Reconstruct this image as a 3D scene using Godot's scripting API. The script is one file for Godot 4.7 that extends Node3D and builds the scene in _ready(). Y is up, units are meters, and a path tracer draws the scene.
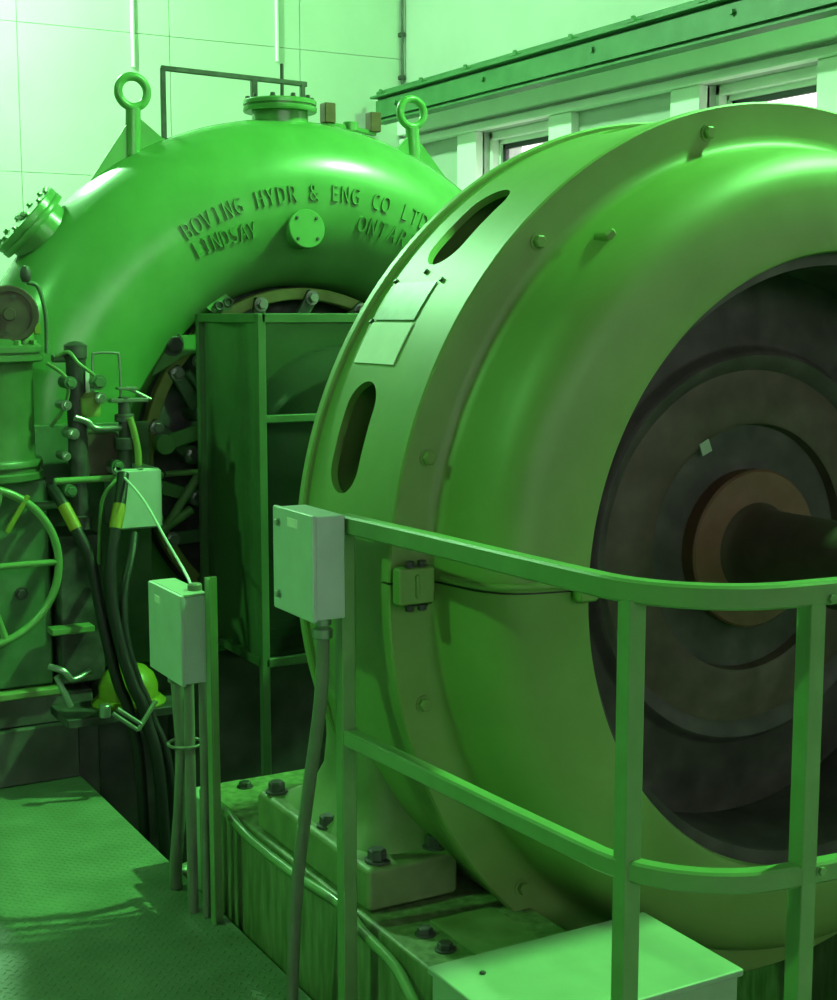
extends Node3D

# ---------------------------------------------------------------- mesh builder
class MB:
	var V := PackedVector3Array()
	var N := PackedVector3Array()
	func tri(a, b, c, na, nb, nc):
		var f: Vector3 = (b - a).cross(c - a)
		if f.length_squared() < 1e-16: return
		if f.dot(na + nb + nc) > 0.0:
			V.append(a); V.append(c); V.append(b); N.append(na); N.append(nc); N.append(nb)
		else:
			V.append(a); V.append(b); V.append(c); N.append(na); N.append(nb); N.append(nc)
	func quad(a, b, c, d, na, nb, nc, nd):
		tri(a, b, c, na, nb, nc); tri(a, c, d, na, nc, nd)
	func flat(a, b, c, d, n):
		quad(a, b, c, d, n, n, n, n)
	# chamfered box; bas turns it about its centre
	func box(c: Vector3, s: Vector3, bev := 0.004, bas := Basis.IDENTITY):
		var h := s / 2.0
		var b: float = min(bev, min(h.x, min(h.y, h.z)) * 0.9)
		var P := {}
		for sx in [-1, 1]:
			for sy in [-1, 1]:
				for sz in [-1, 1]:
					var k := Vector3(sx, sy, sz)
					P[[k, 0]] = c + bas * (k * Vector3(h.x, h.y - b, h.z - b))
					P[[k, 1]] = c + bas * (k * Vector3(h.x - b, h.y, h.z - b))
					P[[k, 2]] = c + bas * (k * Vector3(h.x - b, h.y - b, h.z))
		for ax in 3:
			var u := (ax + 1) % 3; var w := (ax + 2) % 3
			for s1 in [-1, 1]:
				var n := Vector3.ZERO; n[ax] = s1
				var q := []
				for e in [[-1, -1], [1, -1], [1, 1], [-1, 1]]:
					var k := Vector3.ZERO; k[ax] = s1; k[u] = e[0]; k[w] = e[1]
					q.append(P[[k, ax]])
				flat(q[0], q[1], q[2], q[3], bas * n)
				for s2 in [-1, 1]:
					var n2 := Vector3.ZERO; n2[u] = s2
					var k0 := Vector3.ZERO; k0[ax] = s1; k0[u] = s2; k0[w] = -1
					var k1 := k0; k1[w] = 1
					quad(P[[k0, ax]], P[[k1, ax]], P[[k1, u]], P[[k0, u]], bas * n, bas * n, bas * n2, bas * n2)
		for sx in [-1, 1]:
			for sy in [-1, 1]:
				for sz in [-1, 1]:
					var k := Vector3(sx, sy, sz)
					tri(P[[k, 0]], P[[k, 1]], P[[k, 2]], bas * Vector3(sx, 0, 0), bas * Vector3(0, sy, 0), bas * Vector3(0, 0, sz))
	func span(a: Vector3, b: Vector3, bev := 0.004):
		box((a + b) / 2.0, (b - a).abs(), bev)
	# profile of (radius, height) turned about local z of xf; walk it with the outside on the right: +z up the outer wall, then inwards over the front
	func lathe(prof: Array, xf: Transform3D, segs := 48, a0 := 0.0, a1 := TAU, smooth := 40.0):
		var m := prof.size()
		var sn := []
		for i in m - 1:
			var t: Vector2 = (prof[i + 1] - prof[i]).normalized()
			sn.append(Vector2(t.y, -t.x))
		var lim := cos(deg_to_rad(smooth))
		for i in m - 1:
			var n0: Vector2 = sn[i]; var n1: Vector2 = sn[i]
			if i > 0 and sn[i - 1].dot(sn[i]) > lim: n0 = (sn[i - 1] + sn[i]).normalized()
			if i < m - 2 and sn[i + 1].dot(sn[i]) > lim: n1 = (sn[i + 1] + sn[i]).normalized()
			var p0: Vector2 = prof[i]; var p1: Vector2 = prof[i + 1]
			for k in segs:
				var ta := a0 + (a1 - a0) * k / segs; var tb := a0 + (a1 - a0) * (k + 1) / segs
				var ca := Vector3(cos(ta), sin(ta), 0); var cb := Vector3(cos(tb), sin(tb), 0); var z := Vector3(0, 0, 1)
				var B := xf.basis
				quad(xf * (ca * p0.x + z * p0.y), xf * (cb * p0.x + z * p0.y), xf * (cb * p1.x + z * p1.y), xf * (ca * p1.x + z * p1.y),
					B * (ca * n0.x + z * n0.y), B * (cb * n0.x + z * n0.y), B * (cb * n1.x + z * n1.y), B * (ca * n1.x + z * n1.y))
	func cyl(a: Vector3, b: Vector3, r: float, segs := 20, bev := 0.003):
		var L := (b - a).length()
		var e: float = min(bev, min(r, L / 2) * 0.5)
		lathe([Vector2(0, 0), Vector2(r - e, 0), Vector2(r, e), Vector2(r, L - e), Vector2(r - e, L), Vector2(0, L)], MB.look(a, b - a), segs)
	func bolt(p: Vector3, dir: Vector3, r: float, h: float, washer := true):
		var x := MB.look(p, dir)
		if washer: lathe([Vector2(r * 1.35, 0), Vector2(r * 1.35, h * .2), Vector2(0, h * .2)], x, 14)
		for k in 6:
			var a := TAU * k / 6; var b := TAU * (k + 1) / 6
			var pa := Vector3(cos(a) * r, sin(a) * r, 0); var pb := Vector3(cos(b) * r, sin(b) * r, 0); var z := Vector3(0, 0, h); var e := r * .15
			var n := x.basis * ((pa + pb).normalized())
			flat(x * pa, x * pb, x * (pb + z * .85), x * (pa + z * .85), n)
			var n2 := x.basis * ((pa + pb).normalized() + Vector3(0, 0, 1)).normalized()
			flat(x * (pa + z * .85), x * (pb + z * .85), x * (pb * (1 - e / r) + z), x * (pa * (1 - e / r) + z), n2)
			tri(x * z, x * (pa * (1 - e / r) + z), x * (pb * (1 - e / r) + z), x.basis * Vector3(0, 0, 1), x.basis * Vector3(0, 0, 1), x.basis * Vector3(0, 0, 1))
	static func look(p: Vector3, dir: Vector3) -> Transform3D:
		var z := dir.normalized()
		var h := Vector3.UP if absf(z.y) < 0.95 else Vector3.RIGHT
		var x := h.cross(z).normalized()
		return Transform3D(Basis(x, z.cross(x), z), p)
	func tube(pts: Array, r: float, sides := 12, closed := false):
		var n := pts.size(); var fr := []
		var last := Vector3.ZERO
		for i in n:
			var t: Vector3
			if closed: t = pts[(i + 1) % n] - pts[(i - 1 + n) % n]
			else: t = pts[min(i + 1, n - 1)] - pts[max(i - 1, 0)]
			t = t.normalized()
			var x: Vector3
			if last == Vector3.ZERO:
				x = (Vector3.UP if absf(t.y) < .9 else Vector3.RIGHT).cross(t).normalized()
			else: x = (last - t * last.dot(t)).normalized()
			last = x; fr.append([x, t.cross(x)])
		for i in (n if closed else n - 1):
			var j := (i + 1) % n
			for k in sides:
				var a := TAU * k / sides; var b := TAU * (k + 1) / sides
				var na: Vector3 = fr[i][0] * cos(a) + fr[i][1] * sin(a); var nb: Vector3 = fr[i][0] * cos(b) + fr[i][1] * sin(b)
				var nc: Vector3 = fr[j][0] * cos(b) + fr[j][1] * sin(b); var nd: Vector3 = fr[j][0] * cos(a) + fr[j][1] * sin(a)
				quad(pts[i] + na * r, pts[i] + nb * r, pts[j] + nc * r, pts[j] + nd * r, na, nb, nc, nd)
		if not closed:
			for e in [0, n - 1]:
				var t: Vector3 = (pts[0] - pts[1]).normalized() if e == 0 else (pts[n - 1] - pts[n - 2]).normalized()
				for k in sides:
					var a := TAU * k / sides; var b := TAU * (k + 1) / sides
					tri(pts[e], pts[e] + (fr[e][0] * cos(a) + fr[e][1] * sin(a)) * r, pts[e] + (fr[e][0] * cos(b) + fr[e][1] * sin(b)) * r, t, t, t)
	# bar of w (sideways) by h (up) along a level path
	func bar(pts: Array, w: float, h: float, bev := .003):
		var prof := [Vector2(-w / 2, -h / 2 + bev), Vector2(-w / 2, h / 2 - bev), Vector2(-w / 2 + bev, h / 2), Vector2(w / 2 - bev, h / 2), Vector2(w / 2, h / 2 - bev), Vector2(w / 2, -h / 2 + bev), Vector2(w / 2 - bev, -h / 2), Vector2(-w / 2 + bev, -h / 2)]
		var n := pts.size(); var side := []
		for i in n:
			var t: Vector3 = pts[min(i + 1, n - 1)] - pts[max(i - 1, 0)]
			side.append(t.cross(Vector3.UP).normalized())
		for i in n - 1:
			for k in 8:
				var p: Vector2 = prof[k]; var q: Vector2 = prof[(k + 1) % 8]
				var e := (q - p).normalized(); var m := Vector2(-e.y, e.x)
				var n0: Vector3 = side[i] * m.x + Vector3.UP * m.y; var n1: Vector3 = side[i + 1] * m.x + Vector3.UP * m.y
				quad(pts[i] + side[i] * p.x + Vector3.UP * p.y, pts[i] + side[i] * q.x + Vector3.UP * q.y, pts[i + 1] + side[i + 1] * q.x + Vector3.UP * q.y, pts[i + 1] + side[i + 1] * p.x + Vector3.UP * p.y, n0, n0, n1, n1)
		for e in [0, n - 1]:
			var t: Vector3 = (pts[0] - pts[1]).normalized() if e == 0 else (pts[n - 1] - pts[n - 2]).normalized()
			for k in range(1, 7):
				tri(pts[e] + side[e] * prof[0].x + Vector3.UP * prof[0].y, pts[e] + side[e] * prof[k].x + Vector3.UP * prof[k].y, pts[e] + side[e] * prof[k + 1].x + Vector3.UP * prof[k + 1].y, t, t, t)
	# polygon in the local xy plane of xf, extruded from z = 0 to z = d
	func prism(poly: PackedVector2Array, d: float, xf: Transform3D):
		var ix := Geometry2D.triangulate_polygon(poly)
		var B := xf.basis
		for s in [0, 1]:
			var n := B * Vector3(0, 0, 1 if s else -1)
			for i in range(0, ix.size(), 3):
				var q := []
				for k in 3: q.append(xf * Vector3(poly[ix[i + k]].x, poly[ix[i + k]].y, d * s))
				tri(q[0], q[1], q[2], n, n, n)
		var cw := Geometry2D.is_polygon_clockwise(poly)
		for i in poly.size():
			var p := poly[i]; var q := poly[(i + 1) % poly.size()]
			var e := (q - p).normalized(); var m := Vector2(-e.y, e.x) if cw else Vector2(e.y, -e.x)
			flat(xf * Vector3(p.x, p.y, 0), xf * Vector3(q.x, q.y, 0), xf * Vector3(q.x, q.y, d), xf * Vector3(p.x, p.y, d), B * Vector3(m.x, m.y, 0))
	func torus(c: Vector3, bas: Basis, R: float, r: float, su := 96, sv := 32, a0 := 0.0, a1 := TAU):
		for i in su:
			for j in sv:
				var q := []; var n := []
				for e in [[0, 0], [1, 0], [1, 1], [0, 1]]:
					var t: float = a0 + (a1 - a0) * (i + e[0]) / su; var p: float = TAU * (j + e[1]) / sv
					var nn := Vector3(cos(p) * cos(t), cos(p) * sin(t), sin(p))
					n.append(bas * nn); q.append(c + bas * (Vector3(cos(t), sin(t), 0) * R + nn * r))
				quad(q[0], q[1], q[2], q[3], n[0], n[1], n[2], n[3])
	func mesh(off: Vector3) -> ArrayMesh:
		var A := []; A.resize(Mesh.ARRAY_MAX)
		var W := V.duplicate()
		for i in W.size(): W[i] = W[i] - off
		A[Mesh.ARRAY_VERTEX] = W; A[Mesh.ARRAY_NORMAL] = N
		var m := ArrayMesh.new(); m.add_surface_from_arrays(Mesh.PRIMITIVE_TRIANGLES, A)
		return m

var M := {}
var taken := {}

func numbered(called: String) -> String:
	taken[called] = taken.get(called, -1) + 1
	return called if taken[called] == 0 else "%s_%03d" % [called, taken[called]]
func where(n: Node) -> Vector3:
	var p := Vector3.ZERO
	while n != self and n != null:
		p += (n as Node3D).position; n = n.get_parent()
	return p
func tag(o, label, category, group = ""):
	o.set_meta("label", label); o.set_meta("category", category)
	if group: o.set_meta("group", group)
func thing(called, label, category, at := Vector3.ZERO, group = "") -> Node3D:
	var o := Node3D.new(); o.name = numbered(called); add_child(o); o.position = at
	tag(o, label, category, group)
	return o
# one part: mesh built in world coordinates, set under its thing
func part(called, b: MB, m, parent, label = "") -> MeshInstance3D:
	var o := MeshInstance3D.new(); o.name = called
	o.mesh = b.mesh(where(parent)); o.material_override = m; parent.add_child(o, true)
	if label: o.set_meta("label", label)
	return o
# a thing that is one mesh
func solo(called, b: MB, m, label, category, group = "") -> MeshInstance3D:
	var o := MeshInstance3D.new(); o.name = numbered(called)
	var bb := AABB(b.V[0], Vector3.ZERO)
	for v in b.V: bb = bb.expand(v)
	var at := bb.get_center(); at.y = bb.position.y
	o.mesh = b.mesh(at); o.material_override = m; add_child(o); o.position = at
	tag(o, label, category, group)
	return o
func struct(called, b: MB, m) -> MeshInstance3D:
	var o := MeshInstance3D.new(); o.name = called; o.mesh = b.mesh(Vector3.ZERO); o.material_override = m
	o.set_meta("kind", "structure"); add_child(o); return o
func smoothed(p: Array, sub := 8) -> Array:
	var c := Curve3D.new()
	for i in p.size():
		var t: Vector3 = (p[min(i + 1, p.size() - 1)] - p[max(i - 1, 0)]) / 6.0
		c.add_point(p[i], -t, t)
	var out := []
	for i in p.size() - 1:
		for k in sub: out.append(c.sample(i, float(k) / sub))
	out.append(p[-1]); return out

# ---------------------------------------------------------------- materials
func mottled(dark: Color, light: Color, freq: float, seed_: int, size := 256) -> NoiseTexture2D:
	var f := FastNoiseLite.new(); f.seed = seed_; f.frequency = freq; f.fractal_octaves = 5; f.noise_type = FastNoiseLite.TYPE_SIMPLEX_SMOOTH
	var t := NoiseTexture2D.new(); t.width = size; t.height = size; t.seamless = true; t.noise = f
	var g := Gradient.new(); g.set_color(0, dark); g.set_color(1, light); t.color_ramp = g
	return t
func paint(c: Color, rough := .4, spread := .08, scale := 1.4, seed_ := 1, freq := .012, metallic := 0.0) -> StandardMaterial3D:
	var m := StandardMaterial3D.new()
	m.albedo_texture = mottled(c.darkened(spread), c.lightened(spread), freq, seed_)
	m.uv1_triplanar = true; m.uv1_world_triplanar = true; m.uv1_scale = Vector3.ONE * scale
	m.roughness = rough; m.metallic = metallic
	return m
func plain(c: Color, rough := .5, metallic := 0.0) -> StandardMaterial3D:
	var m := StandardMaterial3D.new(); m.albedo_color = c; m.roughness = rough; m.metallic = metallic; return m
func make_materials():
	M.wall = paint(Color(.70, .71, .69), .75, .03, .5, 3)
	M.unseen_wall = paint(Color(.40, .40, .39), .8, .05, .5, 29)  # unseen left and front walls, dark to weaken bounced light
	M.trim = paint(Color(.92, .93, .91), .6, .03, .7, 4)
	M.ceiling = paint(Color(.33, .33, .32), .8, .03, .5, 5)  # unseen ceiling, kept dark so that little light bounces down
	M.concrete = paint(Color(.27, .29, .25), .8, .18, 1.2, 6)
	M.case_green = paint(Color(.35, .58, .31), .27, .05, 1.6, 8)
	M.gen_green = paint(Color(.42, .57, .27), .48, .06, 1.1, 9)
	M.ring_green = paint(Color(.50, .60, .28), .45, .10, 2.5, 10)
	M.dull_green = paint(Color(.26, .42, .25), .5, .12, 2.0, 11)
	M.base_green = paint(Color(.40, .52, .28), .55, .14, 2.2, 12)
	M.bed_green = paint(Color(.37, .49, .26), .55, .20, 1.0, 34, .02); M.bed_green.uv1_scale = Vector3(5, .9, 5)
	M.rail_green = paint(Color(.40, .57, .33), .28, .05, 3.0, 13)
	M.beam_green = paint(Color(.23, .43, .25), .5, .07, 1.2, 14)
	M.guard_green = paint(Color(.31, .43, .28), .3, .06, 1.2, 15)
	M.box_grey = paint(Color(.68, .76, .70), .45, .04, 3.0, 16)
	M.box_pale = paint(Color(.56, .66, .54), .45, .04, 3.0, 17)
	M.dark_iron = paint(Color(.17, .19, .16), .5, .2, 3.0, 18)
	M.brown_iron = paint(Color(.25, .21, .15), .6, .12, 2.4, 19)
	M.rust = paint(Color(.38, .26, .17), .55, .08, 3.0, 20)
	M.rotor_dark = paint(Color(.19, .18, .15), .65, .15, 2.4, 21)
	M.conduit = paint(Color(.40, .46, .36), .4, .06, 4.0, 22)
	M.gov_green = paint(Color(.25, .40, .21), .38, .12, 2.0, 32)
	M.fly = paint(Color(.30, .36, .30), .2, .08, 3.0, 28)
	M.rubber = plain(Color(.07, .075, .07), .55)
	M.tape = plain(Color(.52, .52, .12), .5)
	M.yellow = paint(Color(.44, .52, .12), .4, .05, 4.0, 23)
	M.steel = paint(Color(.62, .66, .62), .3, .08, 6.0, 24, .02, .8)
	M.white = plain(Color(.86, .87, .84), .5)
	M.paper = paint(Color(.88, .90, .84), .6, .03, 6.0, 25)
	M.brass_plate = paint(Color(.38, .52, .38), .45, .08, 8.0, 26)
	M.cord = plain(Color(.78, .82, .80), .5)
	M.sash = plain(Color(.10, .13, .14), .4)
	M.brown = paint(Color(.34, .22, .12), .6, .1, 6.0, 27)
	var g := StandardMaterial3D.new(); g.transparency = BaseMaterial3D.TRANSPARENCY_ALPHA; g.albedo_color = Color(.9, .95, .95, .08); g.roughness = .02; M.glass = g
	var s := StandardMaterial3D.new(); s.transparency = BaseMaterial3D.TRANSPARENCY_ALPHA; s.albedo_color = Color(.16, .20, .16, .40); s.roughness = .12; M.screen = s
	# lamp glow
	var e := StandardMaterial3D.new(); e.albedo_color = Color(.9, .95, .9); e.emission_enabled = true; e.emission = Color(.55, 1, .58); e.emission_energy_multiplier = 6.0; M.glow = e
	var e2 := e.duplicate(); e2.emission = PALE; M.glow_pale = e2
	# checker plate: raised lozenges in two directions
	var cell := Image.create(32, 32, false, Image.FORMAT_L8)
	for y in 32:
		for x in 32:
			var h := 0.0
			for k in 2:
				for dx in [-32, 0, 32]:
					for dy in [-32, 0, 32]:
						var cx: float = x - 8.0 - 16.0 * k + dx; var cy: float = y - 8.0 - 16.0 * k + dy
						var s1 := 1.0 if k == 0 else -1.0
						var u: float = (cx + s1 * cy) * .7071; var v: float = (cx - s1 * cy) * .7071
						h = maxf(h, clampf((1.0 - pow(u / 9.5, 2.0) - pow(v / 3.2, 2.0)) * 1.6, 0.0, 1.0))
			cell.set_pixel(x, y, Color(h, h, h))
	var im := Image.create(1024, 1024, false, Image.FORMAT_L8)
	for y in 32:
		for x in 32: im.blit_rect(cell, Rect2i(0, 0, 32, 32), Vector2i(x * 32, y * 32))
	im.bump_map_to_normal_map(4.0)
	var nt := ImageTexture.create_from_image(im)
	var f := paint(Color(.40, .50, .38), .50, .14, .7, 30)
	f.normal_enabled = true; f.normal_texture = nt; f.normal_scale = .8
	f.uv1_scale = Vector3.ONE * 1.1
	f.albedo_texture = mottled(Color(.36, .46, .34), Color(.45, .55, .43), .008, 31, 512)
	M.plate = f

# ---------------------------------------------------------------- scene
const LAMP := Color(.53, 1.0, .54)
const PALE := Color(.68, 1.0, .72)  # whiter light of the unseen lamp that brightens the back wall
func _ready():
	var cam := Camera3D.new(); cam.name = "camera"; add_child(cam)
	cam.position = Vector3(0, 1.5, 0)
	cam.fov = rad_to_deg(2.0 * atan(500.0 / 1433.0)); cam.near = .05; cam.far = 200.0
	cam.rotation = Vector3(-atan(185.0 / 1433.0), -deg_to_rad(29.4), 0); cam.current = true
	var we := WorldEnvironment.new(); we.name = "environment"; add_child(we)
	var env := Environment.new(); we.environment = env
	env.tonemap_mode = Environment.TONE_MAPPER_LINEAR; env.tonemap_exposure = 1.0
	env.sdfgi_enabled = true; env.ssao_enabled = true; env.ssil_enabled = true
	env.background_mode = Environment.BG_SKY
	var sm := ProceduralSkyMaterial.new()
	sm.sky_top_color = Color(.93, .94, .95); sm.sky_horizon_color = Color(.97, .96, .94); sm.ground_horizon_color = Color(.80, .80, .78); sm.ground_bottom_color = Color(.55, .55, .52)
	sm.energy_multiplier = 6.0
	var sky := Sky.new(); sky.sky_material = sm; env.sky = sky
	make_materials()
	# the hall's hanging lamps, all out of view: position, strength
	for L in [[Vector3(4.88, 5.6, -2.3), 58.0, LAMP], [Vector3(1.14, 4.85, -8.55), 38.0, PALE], [Vector3(-4.3, 5.6, -3.2), 21.0, LAMP]]:  # third one placed to light left-facing sides and the floor
		lamp(L[0], L[1], L[2])
	room(); crane(); windows()
	generator(); bases(); rails()
	spiral(); gate_gear(); guard()
	governor(); boxes()

var lamp_words := ["above the right side of the generator", "near the panelled back wall", "over the open floor on the left, placed to light left-facing sides"]
func lamp(p: Vector3, e: float, col: Color):
	var i: int = taken.get("unseen_hall_lamp", -1) + 1
	var t := thing("unseen_hall_lamp", "unseen metal bell lamp hanging from the ceiling " + lamp_words[i], "lamp", p, "hanging hall lamps")
	var b := MB.new(); var x := MB.look(p, Vector3.UP)
	b.lathe([Vector2(.24, 0), Vector2(.25, .0), Vector2(.22, .14), Vector2(.13, .26), Vector2(.08, .30), Vector2(.08, .44), Vector2(0, .46)], x, 32)
	b.lathe([Vector2(.07, .29), Vector2(.12, .25), Vector2(.21, .135), Vector2(.24, 0)], x, 32)
	part("shade", b, M.conduit, t)
	b = MB.new(); b.lathe([Vector2(0, .02), Vector2(.05, .03), Vector2(.09, .08), Vector2(.09, .14), Vector2(.05, .24), Vector2(0, .26)], x, 20); part("bulb", b, M.glow if col == LAMP else M.glow_pale, t)
	b = MB.new(); b.cyl(p + Vector3(0, .45, 0), Vector3(p.x, 6.495, p.z), .012, 10); part("rod", b, M.dark_iron, t)
	var l := OmniLight3D.new(); l.name = "light"; t.add_child(l); l.position = Vector3(0, -.02, 0)
	l.light_color = col; l.light_energy = e; l.light_size = .12; l.omni_range = 40.0; l.omni_attenuation = 2.0; l.shadow_enabled = true

func room():
	var b := MB.new()
	b.span(Vector3(-12, -1.6, -10.2), Vector3(1.27, 0, 9.5)); b.span(Vector3(1.27, -1.6, -2.2), Vector3(1.77, -.004, 9.5)); b.span(Vector3(1.77, -1.6, -1.55), Vector3(5.5, -.002, 9.5))
	b.span(Vector3(3.35, -1.6, -10.2), Vector3(5.5, -.001, -1.55)); b.span(Vector3(1.27, -1.6, -10.2), Vector3(3.35, -.003, -6.4))
	struct("floor", b, M.plate)
	b = MB.new(); b.span(Vector3(1.2, -1.8, -6.5), Vector3(3.4, -1.6, -1.5)); struct("floor_pit", b, M.concrete)
	b = MB.new(); b.span(Vector3(-12.2, 6.5, -10.3), Vector3(5.9, 6.7, 9.7)); struct("ceiling", b, M.ceiling)
	b = MB.new(); b.span(Vector3(-12.2, -1, -10.3), Vector3(-12, 6.6, 9.7)); struct("wall_left", b, M.unseen_wall)  # out of view, set far off to weaken bounced light
	# end wall behind the camera: unseen tall windows that light the generator front
	b = MB.new(); var y0 := 2.7; var y1 := 5.9
	b.span(Vector3(-12.2, -1, 9.5), Vector3(5.9, y0, 9.75), 0.0); b.span(Vector3(-12.2, y1, 9.5), Vector3(5.9, 6.6, 9.75), 0.0)
	var unseen_bays := []
	for k in 6: unseen_bays.append([-5.6 + 1.85 * k, -4.0 + 1.85 * k])
	var last := -12.2
	for o in unseen_bays:
		b.span(Vector3(last, y0, 9.5), Vector3(o[0], y1, 9.75), 0.0); last = o[1]
	b.span(Vector3(last, y0, 9.5), Vector3(5.9, y1, 9.75), 0.0)
	struct("wall_front", b, M.unseen_wall)
	var wn := 20
	for o in unseen_bays:
		b = MB.new()
		b.span(Vector3(o[0], y0, 9.58), Vector3(o[1], y0 + .06, 9.66)); b.span(Vector3(o[0], y1 - .06, 9.58), Vector3(o[1], y1, 9.66)); b.span(Vector3(o[0], y0, 9.58), Vector3(o[0] + .05, y1, 9.66)); b.span(Vector3(o[1] - .05, y0, 9.58), Vector3(o[1], y1, 9.66)); b.span(Vector3(o[0], 4.28, 9.59), Vector3(o[1], 4.32, 9.65))
		var unseen_window := struct("window_%d" % wn, b, M.trim); wn += 1  # out of view, placed for daylight on camera-facing sides
		for h in [[y0 + .05, 4.29], [4.31, y1 - .05]]:
			b = MB.new(); b.span(Vector3(o[0] + .04, h[0], 9.615), Vector3(o[1] - .04, h[1], 9.621), 0.0); part("pane", b, M.glass, unseen_window)
	b = MB.new(); b.span(Vector3(-12.2, -1, -10.3), Vector3(5.9, 6.6, -10.009), 0.0)
	var w := struct("wall_back", b, M.wall)
	# panels with shallow joints
	var xs := [5.5, 4.624, 3.611, 2.537, 1.47, .41, -.65, -1.71, -2.77, -3.83, -4.89, -5.95, -7.01, -8.07, -9.13, -10.19, -11.25, -12.0]
	var ys := [0.0, .49, 1.475, 2.465, 3.455, 4.445, 5.435, 6.5]
	for i in xs.size() - 1:
		for j in ys.size() - 1:
			var pb := MB.new(); pb.span(Vector3(xs[i + 1] + .003, ys[j] + .0015, -10.012), Vector3(xs[i] - .003, ys[j + 1] - .0015, -10.0), .002)
			part("panel", pb, M.wall, w)

func crane():
	var t := thing("crane_beam", "dark green steel crane runway beam along the window wall", "beam", Vector3(5.15, 2.92, -5))
	var z0 := -9.74; var z1 := 6.0
	var b := MB.new()
	b.span(Vector3(5.14, 2.93, z0), Vector3(5.16, 3.10, z1), .002); b.span(Vector3(5.10, 2.915, z0), Vector3(5.20, 2.932, z1), .003); b.span(Vector3(5.07, 3.095, z0), Vector3(5.23, 3.112, z1), .003)
	part("girder", b, M.beam_green, t)
	b = MB.new(); b.span(Vector3(5.11, 2.95, z0 + .02), Vector3(5.13, 3.08, z1), .003); part("web_plate", b, M.beam_green, t)
	b = MB.new(); b.span(Vector3(5.13, 3.112, z0), Vector3(5.17, 3.155, z1), .006); part("rail", b, M.beam_green, t)
	for k in 26:
		var z := -9.6 + .6 * k
		b = MB.new(); b.box(Vector3(5.095, 3.122, z), Vector3(.05, .02, .07), .004); b.bolt(Vector3(5.09, 3.13, z), Vector3.UP, .014, .02); part("rail_clip", b, M.beam_green, t)
		if k % 2 == 0:
			b = MB.new(); b.bolt(Vector3(5.11, 3.03, z + .2), Vector3(-1, 0, 0), .016, .018); part("bolt", b, M.beam_green, t)
	for z in [-4.2, -1.77, .66, 3.1, 5.5]:
		b = MB.new(); b.span(Vector3(5.08, 2.86, z - .07), Vector3(5.5, 2.914, z + .07), .004); part("bracket", b, M.trim, t)
	# pipe in the corner
	b = MB.new(); b.cyl(Vector3(5.47, 3.12, -9.96), Vector3(5.47, 6.49, -9.96), .011, 10)
	var c := thing("corner_conduit", "thin dark conduit running up the corner of the white walls", "conduit", Vector3(5.47, 3.12, -9.96))
	part("pipe", b, M.dark_iron, c)
	for y in [3.3, 3.62, 3.95, 4.5, 5.2]:
		b = MB.new(); b.span(Vector3(5.45, y, -10.0), Vector3(5.49, y + .03, -9.945), .003); part("clip", b, M.dark_iron, c)
	for p in [[3.335, 3.22, "behind the ring of the left lifting lug"], [4.432, 3.35, "behind the hatch on top of the casing"]]:
		b = MB.new(); b.cyl(Vector3(p[0], p[1], -9.985), Vector3(p[0], 6.49, -9.985), .014, 10)
		solo("wall_conduit", b, M.trim, "white conduit on the panelled wall " + p[2], "conduit", "white wall conduits")

func windows():
	# window wall: openings cut by building it from pieces; inner face x = 5.5
	var b := MB.new()
	var top := 2.80; var sill := 1.3
	b.span(Vector3(5.5, 2.86, -10.3), Vector3(5.9, 6.6, 9.7), 0.0)      # upper wall
	b.span(Vector3(5.53, top, -10.3), Vector3(5.9, 2.86, 9.7), 0.0)     # lintel set back
	b.span(Vector3(5.5, -1, -10.3), Vector3(5.9, sill, 9.7), 0.0)
	var open := []
	for k in 8: open.append([-8.93 + 2.42 * k, -8.02 + 2.42 * k])
	var z := -10.3
	for o in open:
		b.span(Vector3(5.56, sill, z), Vector3(5.9, top, o[0]), 0.0); z = o[1]
	b.span(Vector3(5.56, sill, z), Vector3(5.9, top, 9.7), 0.0)
	var w := struct("wall_right", b, M.wall)
	b = MB.new(); b.span(Vector3(5.46, 2.80, -10.0), Vector3(5.54, 2.85, 9.5), .006); part("ledge", b, M.trim, w)
	b = MB.new(); b.span(Vector3(5.44, 2.875, -10.0), Vector3(5.52, 3.03, 9.5), .01); part("cornice", b, M.trim, w)
	for o in open:
		for q in [[o[0] - .26, o[0]], [o[1], o[1] + .26]]:
			b = MB.new(); b.span(Vector3(5.5, sill, q[0]), Vector3(5.58, top, q[1]), .006); part("pilaster", b, M.trim, w)
	var i := 1
	for o in open:
		b = MB.new()
		for f in [[5.62, 5.68, .055], [5.68, 5.74, .085]]:
			b.span(Vector3(f[0], top - f[2], o[0]), Vector3(f[1], top, o[1]), .003); b.span(Vector3(f[0], sill, o[0]), Vector3(f[1], sill + f[2], o[1]), .003)
			b.span(Vector3(f[0], sill, o[0]), Vector3(f[1], top, o[0] + f[2] * .6), .003); b.span(Vector3(f[0], sill, o[1] - f[2] * .6), Vector3(f[1], top, o[1]), .003)
		var n := struct("window_%d" % i, b, M.trim); i += 1
		b = MB.new(); var a: float = o[0] + .05; var c: float = o[1] - .05; var t := top - .085
		b.span(Vector3(5.70, t - .035, a), Vector3(5.735, t, c), .003); b.span(Vector3(5.70, sill + .08, a), Vector3(5.735, sill + .12, c), .003)
		b.span(Vector3(5.70, sill + .08, a), Vector3(5.735, t, a + .035), .003); b.span(Vector3(5.70, sill + .08, c - .035), Vector3(5.735, t, c), .003)
		part("sash", b, M.sash, n)
		b = MB.new(); b.span(Vector3(5.715, sill + .1, a + .02), Vector3(5.721, t - .02, c - .02), 0.0); part("pane", b, M.glass, n)

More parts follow.
